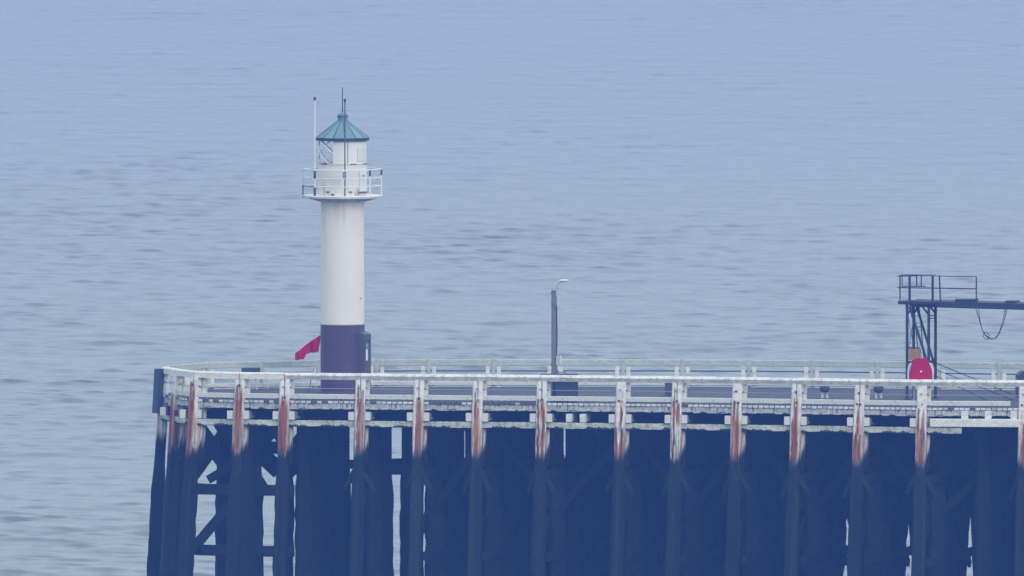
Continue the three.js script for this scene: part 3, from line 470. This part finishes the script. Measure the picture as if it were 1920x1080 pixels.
// ---------------------------------------------------------------- lamp post and chest
{
  const lp = thing('lamp_post', 'grey square timber lamp post with a small white lamp head on a curved pipe', 'lamp post', [1.72, 0, -0.8], 0.18);
  const wood = tmat(tex(128, 256, (u, v) => mix3([0.13, 0.135, 0.15], [0.20, 0.20, 0.205], fbm(u * 14, v * 4, 4, 14)), THREE.RepeatWrapping, THREE.RepeatWrapping), 0.85), white = mat(0.6, 0.61, 0.63, 0.5), black = mat(0.025, 0.03, 0.035, 0.6), grey = mat(0.36, 0.37, 0.39, 0.5);
  beam('post', lp, V(0, 0, 0), V(0, 4.54, 0), 0.2, 0.2, wood);
  put('pipe', tubeGeo([V(0.07, 4.3, 0.11), V(0.08, 4.6, 0.11), V(0.11, 4.74, 0.11), V(0.18, 4.85, 0.11), V(0.30, 4.9, 0.11)], 0.036, 20), grey, lp);
  const headGeo = new THREE.SphereGeometry(1, 18, 10).scale(0.22, 0.05, 0.1).translate(0.48, 4.93, 0.11); const head = put('lamp_head', headGeo, white, lp); head.rotation.z = 0.02;
  put('lamp_lens', new THREE.BoxGeometry(0.28, 0.02, 0.13).translate(0.52, 4.868, 0.11), mat(0.35, 0.37, 0.4, 0.2), head);
  put('cable', tubeGeo([V(0.085, 3.9, 0.115), V(0.085, 3.4, 0.12), V(0.1, 2.8, 0.12), V(0.095, 2.3, 0.12), V(0.07, 1.9, 0.12)], 0.022, 20), black, lp);
  put('switch_box', new THREE.BoxGeometry(0.17, 0.34, 0.16), grey, lp).position.set(0.13, 1.68, 0.12);
  put('switch_cover', new THREE.BoxGeometry(0.07, 0.3, 0.1), white, lp).position.set(0.235, 1.72, 0.13);
  put('socket', new THREE.BoxGeometry(0.1, 0.14, 0.1), white, lp).position.set(0.17, 1.36, 0.14);
  for (const y of [4.45, 4.0, 1.5, 1.15]) put('bolt', new THREE.CylinderGeometry(0.02, 0.02, 0.05, 6).rotateZ(Math.PI / 2), black, lp).position.set(-0.115, y, 0);
  const ch = thing('storage_chest', 'dark blue chest with an overhanging lid at the foot of the lamp post', 'chest', [2.2, 0, -0.35], 0.18);
  const navy = mat(0.035, 0.05, 0.09, 0.55);
  put('body', new THREE.BoxGeometry(0.86, 1.1, 0.5).translate(0.03, 0.55, 0), navy, ch);
  put('lid', new THREE.BoxGeometry(1.42, 0.06, 0.62).translate(-0.26, 1.13, 0), mat(0.025, 0.03, 0.045, 0.5), ch);
  put('handle', tubeGeo([V(-0.5, 1.14, 0.1), V(-0.4, 1.2, 0.1), V(-0.1, 1.21, 0.1), V(0.05, 1.14, 0.1)], 0.02, 12), navy, ch);
}

// ---------------------------------------------------------------- steel gantry on the right
{
  const ga = thing('gantry', 'dark blue steel gantry tower with railed platform and gangway at the right edge', 'gantry', [16.15, 0, -2.4]);
  const st = tmat(tex(64, 64, (u, v) => mix3([0.022, 0.03, 0.05], [0.035, 0.042, 0.06], fbm(u * 6, v * 6, 3, 6)), THREE.RepeatWrapping, THREE.RepeatWrapping), 0.6);
  const FL = [0, 0], FRr = [0.88, 0.2], BL = [0.29, -1.25], BR = [1.18, -1.05], p = (c, y) => V(c[0], y, c[1]);
  for (const c of [FL, FRr, BL, BR]) { beam('column', ga, p(c, 0), p(c, 3.92), 0.115, 0.115, st); put('foot_plate', new THREE.BoxGeometry(0.28, 0.03, 0.28), st, ga).position.set(c[0], 0.015, c[1]); }
  beam('diagonal', ga, V(0.1, 3.8, 0.02), V(0.85, 1.45, 0.19), 0.1, 0.12, st); beam('diagonal', ga, V(0.4, 3.8, -1.23), V(1.16, 1.3, -1.06), 0.1, 0.12, st);
  for (const y of [1.52, 2.12]) { beam('girt', ga, p(FL, y), p(y > 2 ? [0.5, 0.1] : FRr, y), 0.06, y > 2 ? 0.05 : 0.1, st); }
  beam('girt', ga, p(BL, 1.5), p(BR, 1.5), 0.06, 0.1, st);
  for (const [a, b] of [[FL, FRr], [BL, BR]]) for (const s of [1, -1]) { const c = s > 0 ? a : b, e = s > 0 ? b : a, q = t => V(c[0] + (e[0] - c[0]) * t, 0, c[1] + (e[1] - c[1]) * t); beam('knee_brace', ga, q(0.02).setY(3.5), q(0.36).setY(3.88), 0.06, 0.08, st); }
  // ladder inside the tower
  for (const dx of [0, 0.22]) rod('ladder_rail', ga, V(0.28 + dx, 3.9, -0.6), V(0.62 + dx, 0.02, -0.5), 0.02, st);
  for (let k = 0; k < 12; k++) { const t = k / 12, x = 0.29 + 0.34 * t, y = 3.7 - 3.6 * t; rod('ladder_rung', ga, V(x, y, -0.6 + 0.1 * t), V(x + 0.21, y, -0.6 + 0.1 * t), 0.012, st, 0.012, 5); }
  for (const [y0, y1] of [[2.1, 3.3], [3.3, 2.1]]) rod('tie_rod', ga, V(0.06, y0, -0.1), V(0.3, y1, -1.2), 0.012, st);
  for (const y of [3.3, 3.42, 2.95]) rod('cross_rod', ga, V(y < 3 ? 0.3 : 0.88, y, -0.2), V(y < 3 ? 0.62 : 1.16, y, -0.7), 0.018, st);
  // platform and gangway
  beam('platform', ga, V(-0.2, 3.97, -0.62), V(1.35, 3.97, -0.25), 1.5, 0.13, st);
  beam('gangway_beam', ga, V(0.1, 3.93, 0.06), V(9.4, 3.72, 1.1), 0.14, 0.26, st); beam('gangway_beam', ga, V(0.4, 3.93, -1.2), V(9.4, 3.72, -0.2), 0.14, 0.26, st);
  beam('gangway_deck', ga, V(1.3, 4.0, -0.36), V(9.4, 3.83, 0.45), 1.0, 0.05, st);
  for (const [a, b] of [[[2.0, 4.07], [2.9, 4.08]], [[4.1, 4.01], [4.5, 4.0]]]) beam('walkway_mat', ga, V(a[0], a[1], -0.3), V(b[0], b[1], -0.2), 0.9, 0.07, st);
  for (const c of [[9.2, 1.0], [9.2, -0.25]]) beam('column', ga, V(c[0], 0, c[1]), V(c[0], 3.7, c[1]), 0.12, 0.12, st);
  const fr = x => -0.02 + 0.12 * x, bk = x => -1.3 + 0.12 * x, T = 5.05, Mi = 4.58;
  for (const [x, w, a, b] of [[-0.29, 0.055, 4.02, T], [0.1, 0.10, 4.02, T], [1.04, 0.10, 4.02, T + 0.02], [2.82, 0.05, 4.02, T]]) beam('rail_upright', ga, V(x, a, fr(x)), V(x, b, fr(x)), w, w, st);
  beam('rail_upright', ga, V(1.36, 4.02, fr(1.3)), V(1.31, T + 0.05, fr(1.3)), 0.06, 0.06, st);
  for (const [x, w] of [[-0.18, 0.04], [0.41, 0.05], [0.6, 0.045]]) beam('rail_upright', ga, V(x, Mi - 0.02, bk(x)), V(x, T, bk(x)), w, w, st);
  beam('top_rail', ga, V(-0.4, T, fr(-0.4)), V(0.42, T + 0.02, fr(0.42)), 0.045, 0.05, st); rod('top_rail', ga, V(0.4, T + 0.02, fr(0.4)), V(2.82, T - 0.01, fr(2.82)), 0.016, st);
  beam('mid_rail', ga, V(-0.4, Mi, fr(-0.4)), V(2.82, Mi - 0.03, fr(2.82)), 0.045, 0.045, st); beam('mid_rail', ga, V(-0.2, Mi, bk(-0.2)), V(0.8, Mi, bk(0.8)), 0.04, 0.04, st); rod('top_rail', ga, V(-0.2, T, bk(-0.2)), V(1.2, T, bk(1.2)), 0.016, st);
  beam('end_rail', ga, V(-0.35, T, fr(-0.35)), V(-0.2, T, bk(-0.2)), 0.04, 0.04, st);
  for (const [a, b] of [[1.45, 2.35], [1.18, 2.0], [0.92, 1.3]]) rod('stay_wire', ga, V(1.2, a, -0.9), V(1.2 + b * 1.55, 0.01, 0.6), 0.017, st, 0.017, 6);

  const rp = thing('hanging_rope', 'dark rope hanging in a loop below the gangway', 'rope', [18.95, 3.72, -2.1]);
  const rm = mat(0.05, 0.06, 0.085, 0.9);
  put('strand', tubeGeo([V(0, 0.02, 0), V(0.14, -0.42, 0), V(0.27, -0.85, 0), V(0.42, -1.08, 0), V(0.6, -1.2, 0), V(0.82, -1.18, 0), V(1.02, -0.85, 0), V(1.18, -0.4, 0), V(1.27, 0.02, 0)], 0.02, 48), rm, rp);
  put('strand', tubeGeo([V(0.11, 0.02, -0.02), V(0.17, -0.42, -0.01), V(0.27, -0.85, -0.02), V(0.34, -1.0, 0), V(0.5, -1.18, -0.02), V(0.72, -1.22, -0.02), V(0.9, -1.05, -0.01), V(1.12, -0.42, -0.02), V(1.2, 0.02, -0.02)], 0.016, 48), rm, rp);
  const ring = put('ring', new THREE.TorusGeometry(0.13, 0.016, 6, 20).scale(0.9, 1.1, 1), rm, rp); ring.position.set(0.43, -1.1, 0.02); ring.rotation.z = 0.5;

  const bd = thing('slatted_board', 'tan slatted board fixed low on the gantry tower above the red cabinet', 'board', [16.47, 1.62, -2.28], 0);
  for (let k = 0; k < 5; k++) put('slat', new THREE.BoxGeometry(0.5, 0.083, 0.025), mat(0.32 - 0.03 * (k % 2), 0.16, 0.07, 0.8), bd).position.set(0, 0.045 + k * 0.092, 0);
  for (const x of [-0.2, 0.2]) put('batten', new THREE.BoxGeometry(0.04, 0.5, 0.03), mat(0.1, 0.07, 0.06, 0.8), bd).position.set(x, 0.24, -0.03);
}
{ // red lifebuoy cabinet behind the railing
  const lb = thing('lifebuoy_cabinet', 'red lifebuoy cabinet with pale rims standing behind the railing under the gantry', 'lifebuoy cabinet', [16.58, 0, 3.62], 0.2);
  const s = new THREE.Shape([[-0.42, 0.98], [0.43, 0.98], [0.44, 1.2], [0.42, 1.5], [0.33, 1.72], [0.24, 1.92], [0.2, 1.95], [-0.2, 1.95], [-0.25, 1.9], [-0.33, 1.66], [-0.4, 1.4]].map(q => new THREE.Vector2(...q)));
  put('cover', new THREE.ExtrudeGeometry(s, { depth: 0.16, bevelEnabled: true, bevelSize: 0.03, bevelThickness: 0.04, bevelSegments: 3 }).translate(0, 0, 0), cloth(0.40, 0.001, 0.04), lb);
  const pale = mat(0.6, 0.6, 0.62, 0.6);
  for (const k of [-1, 1]) put('rim', tubeGeo([V(k * 0.47, 0.96, -0.03), V(k * 0.49, 1.3, -0.03), V(k * 0.46, 1.62, -0.03), V(k * 0.36, 1.78, -0.03)], 0.045, 16), pale, lb);
  put('back_panel', new THREE.BoxGeometry(0.9, 0.72, 0.03).translate(0, 1.32, -0.06), pale, lb);
  put('knob', new THREE.SphereGeometry(0.045, 10, 8), mat(0.75, 0.6, 0.65, 0.4), lb).position.set(-0.02, 1.44, 0.21);
  for (const x of [-0.25, 0.25]) beam('leg', lb, V(x, 0, -0.06), V(x, 1.0, -0.06), 0.06, 0.06, pale);
}
// ---------------------------------------------------------------- small things on the deck
{
  const navy = mat(0.04, 0.05, 0.075, 0.65), pale = mat(0.5, 0.5, 0.52, 0.7);
  const bitt = (x, z, label) => { const b = thing('mooring_bitt', label, 'bitt', [x, 0, z], 0.2, 'bitts on the deck'); put('head', new THREE.LatheGeometry([[0, 0.5], [0.17, 0.5], [0.2, 0.45], [0.2, 0.32], [0.14, 0.24], [0, 0.24]].map(q => new THREE.Vector2(...q)), 14), navy, b); for (const s of [-0.1, 0.1]) put('leg', new THREE.CylinderGeometry(0.05, 0.06, 0.26, 8).translate(s, 0.13, 0), pale, b); };
  bitt(12.8, -3.6, 'dark round-topped bitt on pale legs, left one of two on the deck near the gantry');
  bitt(15.0, -3.4, 'dark round-topped bitt on pale legs, right one of two, nearer the gantry');
  const cb = thing('deck_box', 'small dark box on the deck seen under the handrail, right of the lamp post', 'box', [6.45, 0, -5.6], 0.2);
  put('body', new THREE.BoxGeometry(0.3, 0.5, 0.3).translate(0, 0.25, 0), navy, cb); put('lid', new THREE.BoxGeometry(0.34, 0.04, 0.34).translate(0, 0.52, 0), navy, cb);
  const fb = thing('wall_cabinet', 'small dark cabinet on a post by the far railing near the pier head', 'cabinet', [-10.78, 0, -10.8], 0.35);
  put('body', new THREE.BoxGeometry(0.72, 0.36, 0.24).translate(0, 0.72, 0), navy, fb); for (const s of [-0.25, 0.25]) put('leg', new THREE.BoxGeometry(0.06, 0.54, 0.06).translate(s, 0.27, 0), pale, fb);
  const rb = thing('winch_housing', 'black winch housing on the deck cut off by the right edge', 'winch', [21.0, 0, -2.0], 0.2);
  put('housing', new THREE.ExtrudeGeometry(new THREE.Shape([[-0.42, 0.25], [0.6, 0.25], [0.6, 1.2], [-0.25, 1.2], [-0.42, 1.05]].map(q => new THREE.Vector2(...q))), { depth: 0.6, bevelEnabled: true, bevelSize: 0.02, bevelThickness: 0.02, bevelSegments: 1 }), mat(0.02, 0.025, 0.035, 0.55), rb);
  for (const x of [-0.3, 0.5]) put('leg', new THREE.BoxGeometry(0.1, 0.25, 0.5).translate(x, 0.125, 0.3), navy, rb);
}
renderer.render(scene, camera);
